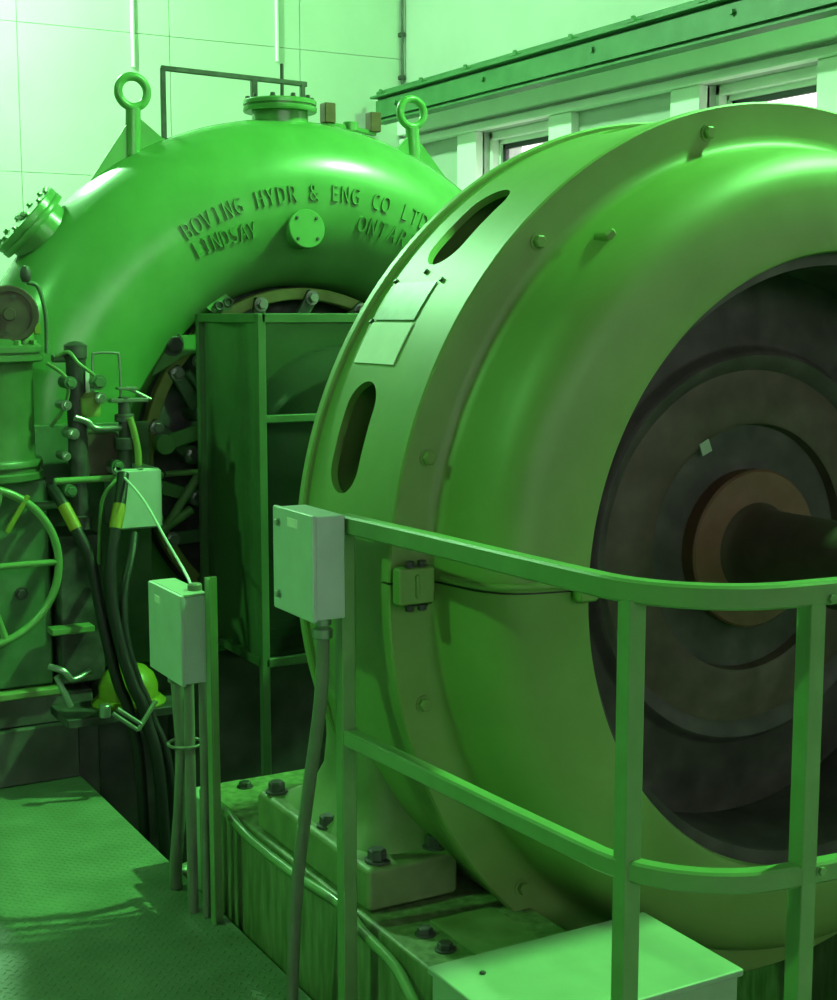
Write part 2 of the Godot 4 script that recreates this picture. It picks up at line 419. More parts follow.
# ---------------------------------------------------------------- generator
const GX := 2.28
const GY := .965
func slot_patch(b: MB, xf: Transform3D, R: float, tc: float, ht: float, zc: float, z0: float, z1: float):
	# piece of the barrel from angle tc-ht to tc+ht with a long rounded hole .12 wide and .235 long, and the hole's wall
	var n := 64; var hw := .061; var hl := .121
	var ring := []; var rim := []
	for k in n:
		var a := TAU * (k + .5) / n
		var d := Vector2(cos(a), sin(a))     # x along the arc, y along z
		# obround: distance to the boundary along d
		var lo := 0.0; var hi := .3
		for it in 24:
			var md := (lo + hi) / 2; var p := d * md
			var q := Vector2(maxf(absf(p.x) - (hl - hw), 0.0), p.y)
			if q.length() < hw: lo = md
			else: hi = md
		ring.append(d * lo)
		var ex := ht * R; var up: float = (z1 - zc) if d.y > 0 else (zc - z0)
		var s: float = minf(ex / maxf(absf(d.x), 1e-6), up / maxf(absf(d.y), 1e-6))
		rim.append(d * s)
	# pull the nearest rim points onto the corners so that the patch stays a rectangle
	for cxy in [Vector2(ht * R, z1 - zc), Vector2(-ht * R, z1 - zc), Vector2(ht * R, z0 - zc), Vector2(-ht * R, z0 - zc)]:
		var best := 0
		for k in n:
			if rim[k].distance_to(cxy) < rim[best].distance_to(cxy): best = k
		rim[best] = cxy
	var at := func(p: Vector2, r: float): return xf * Vector3(r * cos(tc + p.x / R), r * sin(tc + p.x / R), zc + p.y)
	var nr := func(p: Vector2): return xf.basis * Vector3(cos(tc + p.x / R), sin(tc + p.x / R), 0)
	for k in n:
		var j := (k + 1) % n
		for s in 6:
			var f0 := s / 6.0; var f1 := (s + 1) / 6.0
			var p: Vector2 = ring[k].lerp(rim[k], f0); var q: Vector2 = ring[j].lerp(rim[j], f0); var u: Vector2 = ring[j].lerp(rim[j], f1); var v: Vector2 = ring[k].lerp(rim[k], f1)
			b.quad(at.call(p, R), at.call(q, R), at.call(u, R), at.call(v, R), nr.call(p), nr.call(q), nr.call(u), nr.call(v))
		var mk: Vector2 = ring[k]; var mj: Vector2 = ring[j]
		var inn := (xf.basis * Vector3(sin(tc) * mk.x, -cos(tc) * mk.x, -mk.y)).normalized()
		b.quad(at.call(mk, R), at.call(mj, R), at.call(mj, R - .016), at.call(mk, R - .016), inn, inn, inn, inn)

func generator():
	var g := thing("generator", "large round green generator with bell-shaped end cover behind the railing", "generator", Vector3(GX, 0, -2.6))
	var ax := Transform3D(Basis.IDENTITY, Vector3(GX, GY, 0))
	var R := .985; var z0 := -2.80; var z1 := -2.435
	# barrel with ventilation slots over the upper half
	var b := MB.new()
	var slots := [8, 39, 70, 101, 132.4, 163.2]
	var ht := deg_to_rad(9.0); var prev := deg_to_rad(-352.0 + 9.0 + 360.0 - 360.0)
	var edges := []
	for s in slots: edges.append(deg_to_rad(s))
	for i in edges.size():
		slot_patch(b, ax, R, edges[i], ht, -2.656, z0, z1)
		var a0: float = edges[i] + ht; var a1: float = (edges[i + 1] if i + 1 < edges.size() else edges[0] + TAU) - ht
		b.lathe([Vector2(R, z0), Vector2(R, z1)], ax, maxi(8, int((a1 - a0) / TAU * 160)), a0, a1)
	b.lathe([Vector2(.75, z0 + .01), Vector2(R, z0 + .01)], ax, 120)
	part("barrel", b, M.gen_green, g)
	b = MB.new(); b.lathe([Vector2(.76, z0), Vector2(.76, z1)], ax, 96); part("core", b, M.brown_iron, g, "stator core inside the barrel")
	# rear rim and rear cover
	b = MB.new(); b.lathe([Vector2(.93, z0 - .028), Vector2(R + .008, z0 - .028), Vector2(R + .012, z0 - .024), Vector2(R + .012, z0 - .004), Vector2(R + .008, z0), Vector2(R - .002, z0)], ax, 160); part("rear_rim", b, M.gen_green, g)
	b = MB.new(); b.lathe([Vector2(.30, -3.04), Vector2(.70, -3.04), Vector2(.80, -3.01), Vector2(.84, -2.94), Vector2(.86, -2.83), Vector2(.95, -2.82)], ax, 96); part("rear_cover", b, M.gen_green, g)
	# end shield in two halves with a joint at axle height
	var prof := [Vector2(.75, z1), Vector2(.90, z1), Vector2(.990, z1), Vector2(.994, z1 + .004), Vector2(.994, -2.404), Vector2(.990, -2.40), Vector2(.925, -2.40), Vector2(.908, -2.396), Vector2(.899, -2.386), Vector2(.895, -2.37),
		Vector2(.888, -2.33), Vector2(.878, -2.28), Vector2(.868, -2.255), Vector2(.85, -2.228), Vector2(.825, -2.209), Vector2(.795, -2.20), Vector2(.74, -2.194), Vector2(.680, -2.190), Vector2(.670, -2.194), Vector2(.666, -2.204), Vector2(.666, -2.225), Vector2(.70, -2.235), Vector2(.80, -2.26)]
	var gap := .0022
	for h in 2:
		b = MB.new(); b.lathe(prof, ax, 90, (.02 + gap) if h == 0 else (PI - .02 + gap), (PI - .02 - gap) if h == 0 else (TAU + .02 - gap))
		part("end_shield", b, M.gen_green, g, "upper half of the bell-shaped end cover" if h == 0 else "lower half of the bell-shaped end cover")
	b = MB.new(); b.lathe([Vector2(.985, -2.42), Vector2(.92, -2.41), Vector2(.89, -2.385), Vector2(.86, -2.26), Vector2(.81, -2.215), Vector2(.665, -2.2)], ax, 6, PI - .03, PI - .01)
	part("joint_packing", b, M.dark_iron, g)
	for k in 12:
		var a := deg_to_rad(14 + 30 * k)
		b = MB.new(); b.bolt(Vector3(GX + .944 * cos(a), GY + .944 * sin(a), -2.40), Vector3(0, 0, 1), .0135, .014); part("bolt", b, M.gen_green, g)
	# clamp lugs across the joint on the left
	for q in [[-.952, .07, .075, -2.375], [-.952, .0, .05, -2.37], [-.69, .035, .045, -2.175]]:
		b = MB.new(); b.box(Vector3(GX + q[0], GY + .018, q[3]), Vector3(q[1] + .012, q[2], .030), .006); part("joint_lug", b, M.gen_green, g)
	for q in [[-.965, .045], [-.938, .045], [-.965, -.045], [-.938, -.045]]:
		b = MB.new(); b.bolt(Vector3(GX + q[0], GY + .018 + q[1] * .83, -2.368), Vector3(0, signf(q[1]), 0), .009, .012); part("joint_bolt", b, M.dark_iron, g)
	b = MB.new(); b.tube(smoothed([Vector3(GX - .898, GY + .030, -2.36), Vector3(GX - .87, GY + .030, -2.24), Vector3(GX - .80, GY + .030, -2.195), Vector3(GX - .70, GY + .030, -2.185)]), .007, 8); part("joint_flange", b, M.gen_green, g)
	# lifting nub on the shoulder
	b = MB.new(); var na := deg_to_rad(128.8); b.box(Vector3(GX + .88 * cos(na), GY + .88 * sin(na), -2.315), Vector3(.035, .03, .05), .008, Basis(Vector3(0, 0, 1), na)); part("lifting_nub", b, M.gen_green, g)
	# inside the opening
	b = MB.new(); b.lathe([Vector2(.64, -2.24), Vector2(.64, -2.52)], ax, 90); b.lathe([Vector2(.70, -2.236), Vector2(.64, -2.24)], ax, 90); part("air_guide", b, M.rotor_dark, g)
	b = MB.new(); b.lathe([Vector2(.64, -2.52), Vector2(.47, -2.50), Vector2(.462, -2.495), Vector2(.455, -2.475), Vector2(.445, -2.468), Vector2(.43, -2.472), Vector2(.41, -2.49)], ax, 90); part("fan_ring", b, M.rotor_dark, g)
	b = MB.new(); b.lathe([Vector2(.415, -2.49), Vector2(.30, -2.475), Vector2(.288, -2.48), Vector2(.283, -2.505)], ax, 90); part("bearing_plate", b, M.brown_iron, g, "brown ring around the shaft")
	b = MB.new(); b.lathe([Vector2(.285, -2.505), Vector2(.08, -2.505)], ax, 72); part("seal_recess", b, M.rotor_dark, g)
	b = MB.new(); b.lathe([Vector2(.182, -2.505), Vector2(.184, -2.465), Vector2(.179, -2.46), Vector2(.08, -2.46)], ax, 72); part("shaft_collar", b, M.rust, g, "rust-brown round collar on the shaft")
	b = MB.new(); b.lathe([Vector2(.112, -2.465), Vector2(.100, -2.45), Vector2(.095, -2.43), Vector2(.095, -1.90), Vector2(.090, -1.895), Vector2(0, -1.895)], ax, 56); part("shaft", b, M.brown_iron, g, "dark brown shaft end")
	b = MB.new(); b.box(Vector3(2.135, 1.205, -2.478), Vector3(.030, .030, .006), .001, Basis(Vector3(0, 0, 1), .4)); part("tag", b, M.box_pale, g, "small pale tag inside the opening")
	# plates on the barrel
	for q in [[148.3, 153.9, -2.755, -2.578, M.paper, "notice", "pale paper notice on the barrel"], [142.3, 147.9, -2.752, -2.582, M.brass_plate, "name_plate", "green metal name plate on the barrel"]]:
		b = MB.new(); b.lathe([Vector2(R + .0005, q[2]), Vector2(R + .003, q[2]), Vector2(R + .003, q[3]), Vector2(R + .0005, q[3])], ax, 8, deg_to_rad(q[0]), deg_to_rad(q[1])); part(q[5], b, q[4], g, q[6])
	for q in [[142.0, -2.765], [142.0, -2.57], [148.1, -2.765], [140.6, -2.66]]:
		var a := deg_to_rad(q[0]); b = MB.new(); b.bolt(Vector3(GX + (R) * cos(a), GY + R * sin(a), q[1]), Vector3(cos(a), sin(a), 0), .006, .006, false); part("screw", b, M.dark_iron, g)
	# foot and its flared web, left side and right side
	for s in [-1, 1]:
		b = MB.new(); b.span(Vector3(GX + s * .975, .26, -3.12), Vector3(GX + s * .75, .36, -2.53), .014); part("foot", b, M.base_green, g)
		b = MB.new()
		var secs := [[.355, .955, .70, -3.10, -2.57], [.368, .945, .70, -3.07, -2.59], [.39, .925, .70, -3.03, -2.615], [.42, .908, .70, -2.99, -2.635], [.47, .90, .70, -2.95, -2.645], [.55, .91, .70, -2.91, -2.645], [.64, .93, .75, -2.87, -2.625], [.72, .957, .80, -2.84, -2.60], [.80, .976, .86, -2.81, -2.57]]
		var nn := 32
		for i in secs.size() - 1:
			var lo: Array = secs[i]; var hi: Array = secs[i + 1]
			for k in nn:
				var q := []; var n := []
				for e in [[lo, k], [lo, k + 1], [hi, k + 1], [hi, k]]:
					var c: Array = e[0]; var a: float = TAU * e[1] / nn
					var cx := signf(cos(a)) * pow(absf(cos(a)), .5); var cz := signf(sin(a)) * pow(absf(sin(a)), .5)
					q.append(Vector3(GX + s * ((c[1] + c[2]) / 2 + (c[1] - c[2]) / 2 * cx), c[0], (c[3] + c[4]) / 2 + (c[4] - c[3]) / 2 * cz))
					var ii: int = i if e[0] == lo else i + 1
					var pa: Array = secs[maxi(ii - 1, 0)]; var pc: Array = secs[mini(ii + 1, secs.size() - 1)]
					var slope: float = (pa[1] - pc[1]) / (pc[0] - pa[0])
					n.append(Vector3(s * cx * absf(cos(a)) * 1.2, slope, cz * absf(sin(a)) * 1.2).normalized())
				b.quad(q[0], q[1], q[2], q[3], n[0], n[1], n[2], n[3])
		part("foot_web", b, M.base_green, g)
	for q in [[1.338, -3.07, .022], [1.345, -2.80, .022], [1.345, -2.565, .024], [1.490, -2.575, .05], [1.49, -3.08, .05]]:
		b = MB.new(); b.bolt(Vector3(q[0], .36, q[1]), Vector3.UP, .02, .028)
		if q[2] > .04: b.cyl(Vector3(q[0], .38, q[1]), Vector3(q[0], .425, q[1]), .011, 12)
		part("foot_bolt", b, M.dark_iron, g)
		b = MB.new(); b.bolt(Vector3(2 * GX - q[0], .36, q[1]), Vector3.UP, .02, .028); part("foot_bolt", b, M.dark_iron, g)

func bases():
	for s in [0, 1]:
		var t := thing("base_rail", "green steel bed carrying the generator foot beside the checker plate floor" if s == 0 else "green steel bed under the generator foot on the window side", "machine base", Vector3(1.45 + 1.66 * s, 0, -2.85), "generator base rails")
		var b := MB.new()
		if s == 0: b.span(Vector3(1.295, -1.6, -3.49), Vector3(1.63, .26, -2.215), .008)
		else: b.span(Vector3(2 * GX - 1.63, -1.6, -3.49), Vector3(2 * GX - 1.295, .26, -2.215), .008)
		part("bed", b, M.bed_green, t)
		if s == 0:
			b = MB.new(); b.span(Vector3(1.40, .26, -2.44), Vector3(1.55, .266, -2.24), .002); part("shim_plate", b, M.base_green, t)
			for q in [[1.364, -2.314], [1.364, -2.394], [1.40, -3.42]]:
				b = MB.new(); b.bolt(Vector3(q[0], .26, q[1]), Vector3.UP, .016, .016); part("bolt", b, M.dark_iron, t)
	var b := MB.new(); b.span(Vector3(1.30, -1.6, -3.60), Vector3(1.46, .22, -3.495), .004)
	solo("pale_plate", b, M.box_pale, "pale upright plate behind the conduits at the end of the green bed", "plate")
	for q in [[Vector3(1.28, -.05, -3.66), Vector3(1.42, -.04, -3.70), Vector3(1.75, -.04, -3.72), "upper"], [Vector3(1.29, -.10, -3.78), Vector3(1.45, -.10, -3.80), Vector3(1.8, -.10, -3.84), "lower"]]:
		b = MB.new(); b.tube(smoothed([q[0], q[1], q[2]]), .022, 12); solo("trench_pipe", b, M.conduit, q[3] + " grey pipe crossing the dark trench beside the plate floor", "pipe", "trench pipes")
	# conduit along the edge of the bed
	b = MB.new(); b.tube(smoothed([Vector3(1.283, .275, -3.40), Vector3(1.282, .262, -3.25), Vector3(1.28, .245, -3.10), Vector3(1.28, .245, -2.87), Vector3(1.279, .262, -2.62), Vector3(1.278, .243, -2.50), Vector3(1.278, .225, -2.36), Vector3(1.26, .195, -2.24), Vector3(1.235, .17, -2.1), Vector3(1.23, .10, -1.9), Vector3(1.23, .012, -1.75)]), .0115, 10)
	solo("bed_conduit", b, M.rail_green, "thin green conduit running along the top edge of the bed", "conduit")
	# pale cover box at the railing corner
	var t := thing("cover_box", "pale grey-green steel box at the foot of the curved railing", "box", Vector3(1.51, 0, -2.05))
	b = MB.new(); b.span(Vector3(1.262, 0, -2.19), Vector3(1.755, .285, -1.905), .004); part("body", b, M.box_pale, t)
	b = MB.new(); b.span(Vector3(1.255, .285, -2.197), Vector3(1.763, .300, -1.898), .004); part("lid", b, M.box_pale, t)
	b = MB.new(); b.bolt(Vector3(1.33, .3, -2.12), Vector3.UP, .006, .004, false); part("screw", b, M.dark_iron, t)

func rails():
	var t := thing("handrail", "green steel handrail with two rails curving round the generator front", "railing", Vector3(1.3, 0, -2.0))
	var path := func(y: float, z0: float):
		var p := [Vector3(1.237, y, z0), Vector3(1.258, y, -2.2), Vector3(1.272, y, -1.95), Vector3(1.285, y, -1.76)]
		var r := .22; var c := Vector3(1.507, y, -1.74)
		for k in 13:
			var a := PI + (PI / 2 - .12) * k / 12.0
			p.append(c + Vector3(cos(a) * r, 0, -sin(a) * r))
		p.append_array([Vector3(1.60, y, -1.510), Vector3(1.9, y, -1.475), Vector3(2.6, y, -1.46), Vector3(3.3, y, -1.46)])
		return p
	var b := MB.new(); b.bar(path.call(1.096, -2.49), .030, .036, .004); part("top_rail", b, M.rail_green, t)
	b = MB.new(); b.bar(path.call(.667, -2.49), .028, .033, .004); part("middle_rail", b, M.rail_green, t)
	for q in [[1.237, -2.49], [1.301, -1.664], [1.520, -1.520], [2.3, -1.462], [3.1, -1.46]]:
		b = MB.new(); b.box(Vector3(q[0], .5425, q[1]), Vector3(.032, 1.085, .032), .003); part("post", b, M.rail_green, t)
	for q in [[1.52, 1.088], [1.52, .672]]:
		b = MB.new(); b.bolt(Vector3(q[0] + .02, q[1], -1.502), Vector3(0, 0, 1), .007, .006); part("rail_screw", b, M.rail_green, t)

# ---------------------------------------------------------------- turbine
const SZ := -5.05
func on_case(th: float, ph: float, r := .31) -> Vector3:
	return Vector3(GX + (.95 + r * cos(ph)) * cos(th), GY + (.95 + r * cos(ph)) * sin(th), SZ + r * sin(ph))
func spiral():
	var s := thing("spiral_case", "large green ring-shaped turbine casing with raised lettering", "turbine casing", Vector3(GX, 0, SZ))
	var b := MB.new(); b.torus(Vector3(GX, GY, SZ), Basis.IDENTITY, .95, .31, 180, 56); part("shell", b, M.case_green, s)
	b = MB.new(); b.span(Vector3(1.37, -1.6, -5.7), Vector3(3.3, .29, -4.705), .02); part("added_foundation", b, M.concrete, s, "added concrete block that hides the lower casing where it lies in shade")  # added block, stands in for the shade over the lower casing
	# cast lettering
	var font := SystemFont.new(); font.font_names = PackedStringArray(["Droid Sans"])
	var rows := [["BOVING HYDR & ENG CO LTD", 122.4, 2.5, 86.5, 0.0], ["LINDSAY", 122.4, 2.33, 99.5, .8], ["ONTARIO", 79.6, 2.8, 103.5, -.1]]
	var made := {}
	for row in rows:
		for i in row[0].length():
			var ch: String = row[0][i]
			if ch == " ": continue
			if not made.has(ch):
				var tm := TextMesh.new(); tm.text = ch; tm.font = font; tm.font_size = 32; tm.pixel_size = .0024; tm.depth = .008; tm.curve_step = .5; made[ch] = tm
			var th := deg_to_rad(row[1] - row[2] * i); var ph := deg_to_rad(row[3] + row[4] * i)
			var n := Vector3(cos(ph) * cos(th), cos(ph) * sin(th), sin(ph)); var x := Vector3(sin(th), -cos(th), 0); var y := n.cross(x)
			var o := MeshInstance3D.new(); o.name = "letter"; o.mesh = made[ch]; o.material_override = M.case_green
			s.add_child(o, true); o.transform = Transform3D(Basis(x * .74, y, n), on_case(th, ph, .312) - s.position)
	# round inspection cover
	var th := deg_to_rad(95.4); var ph := deg_to_rad(112.0); var nn := Vector3(0, .12, .99).normalized(); var c := on_case(th, ph, .30)
	var x := MB.look(c, nn)
	b = MB.new(); b.lathe([Vector2(.062, -.02), Vector2(.062, .040), Vector2(.067, .040), Vector2(.070, .043), Vector2(.070, .056), Vector2(.067, .059), Vector2(0, .059)], x, 40)
	var ip := part("inspection_cover", b, M.case_green, s)
	for k in 4:
		var a := deg_to_rad(45 + 90 * k); var p: Vector3 = x * Vector3(.054 * cos(a), .052 * sin(a), .059)
		b = MB.new(); b.bolt(p, nn, .006, .006, false); part("screw", b, M.dark_iron, ip)
	# lifting lugs
	for q in [[1.682, 2.285, 1.676, 118.0], [2.816, 2.288, 2.828, 63.5]]:
		var l := MB.new(); var top := Vector3(q[0], q[1], SZ); var foot := Vector3(q[2], 2.06, SZ)
		l.torus(top, Basis.IDENTITY, .053, .0155, 40, 14); var eye := part("lifting_eye", l, M.case_green, s)
		l = MB.new(); l.cyl(foot, top - Vector3(0, .056, 0), .027, 20); part("post", l, M.case_green, eye)
		var a := deg_to_rad(q[3]); var tn := Vector3(sin(a), -cos(a), 0)
		for sd in [-1, 1]:
			var base: Vector3 = Vector3(GX + 1.24 * cos(a), GY + 1.24 * sin(a), SZ) + tn * sd * (.21 if sd * cos(a) > 0 else .12)
			var poly := PackedVector2Array([Vector2(top.x, top.y - .075), Vector2(foot.x, foot.y), Vector2(base.x, base.y - .05), Vector2(base.x, base.y)])
			if Geometry2D.triangulate_polygon(poly).is_empty(): poly = PackedVector2Array([Vector2(top.x, top.y - .075), Vector2(foot.x, foot.y), Vector2(base.x, base.y)])
			l = MB.new(); l.prism(poly, .02, Transform3D(Basis.IDENTITY, Vector3(0, 0, SZ - .01))); part("gusset", l, M.case_green, eye)
	# manhole nozzle, upper left
	var na := deg_to_rad(139.0); var nd := Vector3(cos(na), sin(na), -.08).normalized(); var np := on_case(na, .1, .17); x = MB.look(np, nd)
	b = MB.new(); b.lathe([Vector2(.118, 0), Vector2(.115, .155), Vector2(.14, .155), Vector2(.142, .158), Vector2(.142, .176), Vector2(.14, .179), Vector2(.137, .179), Vector2(.137, .183), Vector2(.142, .183), Vector2(.142, .202), Vector2(.138, .206), Vector2(0, .206)], x, 56)
	var nz := part("manhole_nozzle", b, M.case_green, s)
	for k in 12:
		var a := TAU * k / 12; b = MB.new(); b.bolt(x * Vector3(.126 * cos(a), .126 * sin(a), .206), nd, .009, .013); part("nut", b, M.case_green, nz)
	b = MB.new(); b.box(x * Vector3(0, 0, .216), Vector3(.12, .02, .02), .004, x.basis); part("handle_bar", b, M.case_green, nz)
	# hatch on the crown with dark bar frame
	x = MB.look(Vector3(2.25, 2.19, SZ), Vector3.UP)
	b = MB.new(); b.lathe([Vector2(.105, -.03), Vector2(.105, .06), Vector2(.135, .06), Vector2(.138, .064), Vector2(.138, .078), Vector2(.13, .082), Vector2(.13, .086), Vector2(.137, .086), Vector2(.137, .100), Vector2(.133, .104), Vector2(0, .108)], x, 48)
	var hatch := part("hatch", b, M.case_green, s)
	for k in 10:
		var a := TAU * k / 10; b = MB.new(); b.bolt(x * Vector3(.12 * cos(a), .12 * sin(a), .104), Vector3.UP, .009, .014); part("nut", b, M.dark_iron, hatch)
	b = MB.new(); b.span(Vector3(1.786, 2.13, SZ - .008), Vector3(1.804, 2.378, SZ + .008), .002); b.bar([Vector3(1.79, 2.376, SZ), Vector3(2.36, 2.362, SZ)], .016, .018, .002)
	b.span(Vector3(2.135, 2.292, SZ - .01), Vector3(2.158, 2.365, SZ + .01), .002); b.span(Vector3(2.335, 2.292, SZ - .01), Vector3(2.352, 2.362, SZ + .01), .002)
	part("bar_frame", b, M.dark_iron, s, "dark bar frame over the hatch")
	b = MB.new(); b.cyl(Vector3(2.26, 2.29, SZ), Vector3(2.26, 2.43, SZ), .007, 10); part("valve_stem", b, M.dark_iron, s)
	# clamp with two brown blocks
	b = MB.new(); b.bar([Vector3(2.44, 2.222, SZ), Vector3(2.65, 2.198, SZ)], .03, .018, .003); var cl := part("clamp_bar", b, M.case_green, s)
	for q in [[2.449, 2.262], [2.644, 2.240]]:
		b = MB.new(); b.box(Vector3(q[0], q[1], SZ), Vector3(.046, .075, .05), .004); part("clamp_block", b, M.brown, cl, "brown clamp block")
	b = MB.new(); b.cyl(Vector3(2.546, 2.20, SZ), Vector3(2.546, 2.235, SZ), .03, 20); part("clamp_pad", b, M.case_green, cl)
	# head cover inside the ring
	var ax := Transform3D(Basis.IDENTITY, Vector3(GX, GY, 0))
	b = MB.new(); b.lathe([Vector2(.66, -5.06), Vector2(.62, -5.05), Vector2(.40, -5.05), Vector2(.39, -4.98), Vector2(.30, -4.95), Vector2(.14, -4.93), Vector2(.13, -4.80), Vector2(.07, -4.80)], ax, 96); part("head_cover", b, M.dark_iron, s)

func gate_gear():
	var ax := Transform3D(Basis.IDENTITY, Vector3(GX, GY, 0))
	var t := thing("gate_ring", "yellow-green gate operating ring with levers inside the casing", "turbine gear", Vector3(GX, 0, -4.95))
	var b := MB.new(); b.lathe([Vector2(.592, -4.98), Vector2(.632, -4.98), Vector2(.636, -4.976), Vector2(.636, -4.934), Vector2(.632, -4.93), Vector2(.596, -4.93), Vector2(.592, -4.934), Vector2(.592, -4.98)], ax, 128); part("ring", b, M.ring_green, t)
	for k in 18:
		var a := TAU * (k + .35) / 18
		var p := Vector3(GX + .60 * cos(a), GY + .60 * sin(a), -4.925); var q := Vector3(GX + .45 * cos(a + .16), GY + .45 * sin(a + .16), -4.945)
		b = MB.new(); var d := (q - p); var L := d.length(); var bs := Basis(d.normalized(), Vector3(0, 0, 1).cross(d.normalized()), Vector3(0, 0, 1))
		b.box((p + q) / 2, Vector3(L + .05, .05, .022), .006, bs)
		var lv := part("lever", b, M.dull_green if k % 3 else M.case_green, t)
		b = MB.new(); b.cyl(q - Vector3(0, 0, .09), q + Vector3(0, 0, .025), .034, 18); part("vane_stem", b, M.dull_green, lv)
		b = MB.new(); b.bolt(p + Vector3(0, 0, .011), Vector3(0, 0, 1), .02, .025); part("nut", b, M.steel, lv)
		b = MB.new(); b.bolt(q + Vector3(0, 0, .025), Vector3(0, 0, 1), .02, .022); part("nut", b, M.steel, lv)
	# bracket plates that guide the ring
	var pl := MB.new(); pl.prism(PackedVector2Array([Vector2(1.616, 1.336), Vector2(1.655, 1.375), Vector2(1.729, 1.43), Vector2(1.868, 1.429), Vector2(1.87, 1.37), Vector2(1.80, 1.36), Vector2(1.672, 1.286)]), .03, Transform3D(Basis.IDENTITY, Vector3(0, 0, -4.91)))
	var g := part("guide_bracket", pl, M.case_green, t)
	for q in [[1.748, 1.398, .032], [1.845, 1.335, .018], [1.70, 1.42, .010]]:
		b = MB.new(); b.bolt(Vector3(q[0], q[1], -4.882), Vector3(0, 0, 1), q[2], .03); part("bolt", b, M.dark_iron if q[2] > .03 else M.steel, g)
	pl = MB.new(); pl.prism(PackedVector2Array([Vector2(1.838, 1.556), Vector2(1.915, 1.603), Vector2(1.985, 1.552), Vector2(1.975, 1.52), Vector2(1.905, 1.508)]), .03, Transform3D(Basis.IDENTITY, Vector3(0, 0, -4.91)))
	g = part("guide_bracket", pl, M.case_green, t)
	for q in [[1.925, 1.533], [1.958, 1.545]]:
		b = MB.new(); b.torus(Vector3(q[0], q[1], -4.872), Basis.IDENTITY, .014, .005, 20, 8); part("eye_nut", b, M.dark_iron, g)
	# links and rods lower down
	for q in [[Vector3(1.70, 1.045, -4.86), Vector3(1.88, 1.10, -4.86), .032, M.case_green], [Vector3(1.70, .94, -4.85), Vector3(1.95, .942, -4.85), .010, M.rail_green], [Vector3(1.71, .76, -4.86), Vector3(1.84, .93, -4.88), .016, M.rail_green], [Vector3(1.68, .735, -4.86), Vector3(1.80, .805, -4.86), .017, M.rail_green], [Vector3(1.80, 1.30, -4.87), Vector3(1.90, 1.17, -4.87), .014, M.dull_green]]:
		b = MB.new()
		if q[2] > .03:
			var d: Vector3 = q[1] - q[0]; b.box((q[0] + q[1]) / 2, Vector3(d.length(), .055, .02), .006, Basis(d.normalized(), Vector3(0, 0, 1).cross(d.normalized()), Vector3(0, 0, 1)))
			b.cyl(q[0] - Vector3(0, 0, .02), q[0] + Vector3(0, 0, .03), .036, 20)
		else: b.tube([q[0], q[1]], q[2], 12)
		part("link", b, q[3], t)

func guard():
	var X := 1.82; var x2 := 2.74; var z1 := -4.26; var z2 := -4.79; var yt := 1.505
	var t := thing("coupling_guard", "tall green sheet-metal guard with angle frame between turbine and generator", "machine guard", Vector3(2.28, -1.6, -4.5))
	var b := MB.new(); var w := .028
	for q in [[X, z1], [X, z2], [x2, z1], [x2, z2]]:
		b.span(Vector3(q[0] - w / 2, -1.6 if q[1] == z1 else .29, q[1] - w / 2), Vector3(q[0] + w / 2, yt, q[1] + w / 2), .003)
	for y in [yt - .015, .365]:
		for zz in [z1, z2]: b.span(Vector3(X, y - .015, zz - w / 2), Vector3(x2, y + .015, zz + w / 2), .003)
		for xx in [X, x2]: b.span(Vector3(xx - w / 2, y - .015, z2), Vector3(xx + w / 2, y + .015, z1), .003)
	b.span(Vector3(X, 1.155, z1 - .01), Vector3(x2, 1.18, z1 + w / 2), .003)
	part("angle_frame", b, M.guard_green, t)
	# side sheet with shallow vertical folds
	for xx in [X + .004, x2 - .004]:
		b = MB.new(); var n := 24
		var f := func(k: float): return xx - (.012 * sin(k / n * TAU * 1.5 + .6)) * (1 if xx < 2 else -1)
		for k in n:
			var za := z1 - .01 + (z2 - z1 + .02) * k / n; var zb := z1 - .01 + (z2 - z1 + .02) * (k + 1) / n
			var xa: float = f.call(k); var xb: float = f.call(k + 1)
			var nn := Vector3(za - zb, 0, xb - xa).normalized() * -1.0
			var nv := Vector3(-absf(nn.x), 0, nn.z * (1.0 if nn.x < 0 else -1.0))
			b.flat(Vector3(xa, .37, za), Vector3(xb, .37, zb), Vector3(xb, yt - .02, zb), Vector3(xa, yt - .02, za), nv)
			b.flat(Vector3(xa + .003, .37, za), Vector3(xb + .003, .37, zb), Vector3(xb + .003, yt - .02, zb), Vector3(xa + .003, yt - .02, za), -nv)
		part("side_sheet", b, M.guard_green, t)
	for q in [[.38, 1.155], [1.18, yt - .03]]:
		b = MB.new(); b.span(Vector3(X + .014, q[0], z1 - .006), Vector3(x2 - .014, q[1], z1 - .002), 0.0); part("screen", b, M.screen, t, "dark see-through screen")
	b = MB.new(); b.span(Vector3(X + .014, .38, z2 + .004), Vector3(x2 - .014, yt - .03, z2 + .008), 0.0); part("added_rear_sheet", b, M.guard_green, t)  # added sheet, hides the levers so the inside stays dark
	# the flywheel behind the screen
	var ax := Transform3D(Basis.IDENTITY, Vector3(GX, GY, 0))
	var c := thing("flywheel", "dark flywheel rim showing through the guard screen", "flywheel", Vector3(GX, GY, -4.5))
	b = MB.new(); b.lathe([Vector2(.10, -4.62), Vector2(.38, -4.62), Vector2(.425, -4.60), Vector2(.435, -4.57), Vector2(.435, -4.50), Vector2(.425, -4.46), Vector2(.40, -4.42), Vector2(.36, -4.385), Vector2(.30, -4.355), Vector2(.22, -4.335), Vector2(.12, -4.325), Vector2(.11, -4.30), Vector2(.075, -4.30)], ax, 96); part("rim", b, M.fly, c)
	b = MB.new(); b.lathe([Vector2(.075, -4.80), Vector2(.075, -3.04)], ax, 40); part("shaft", b, M.steel, c)

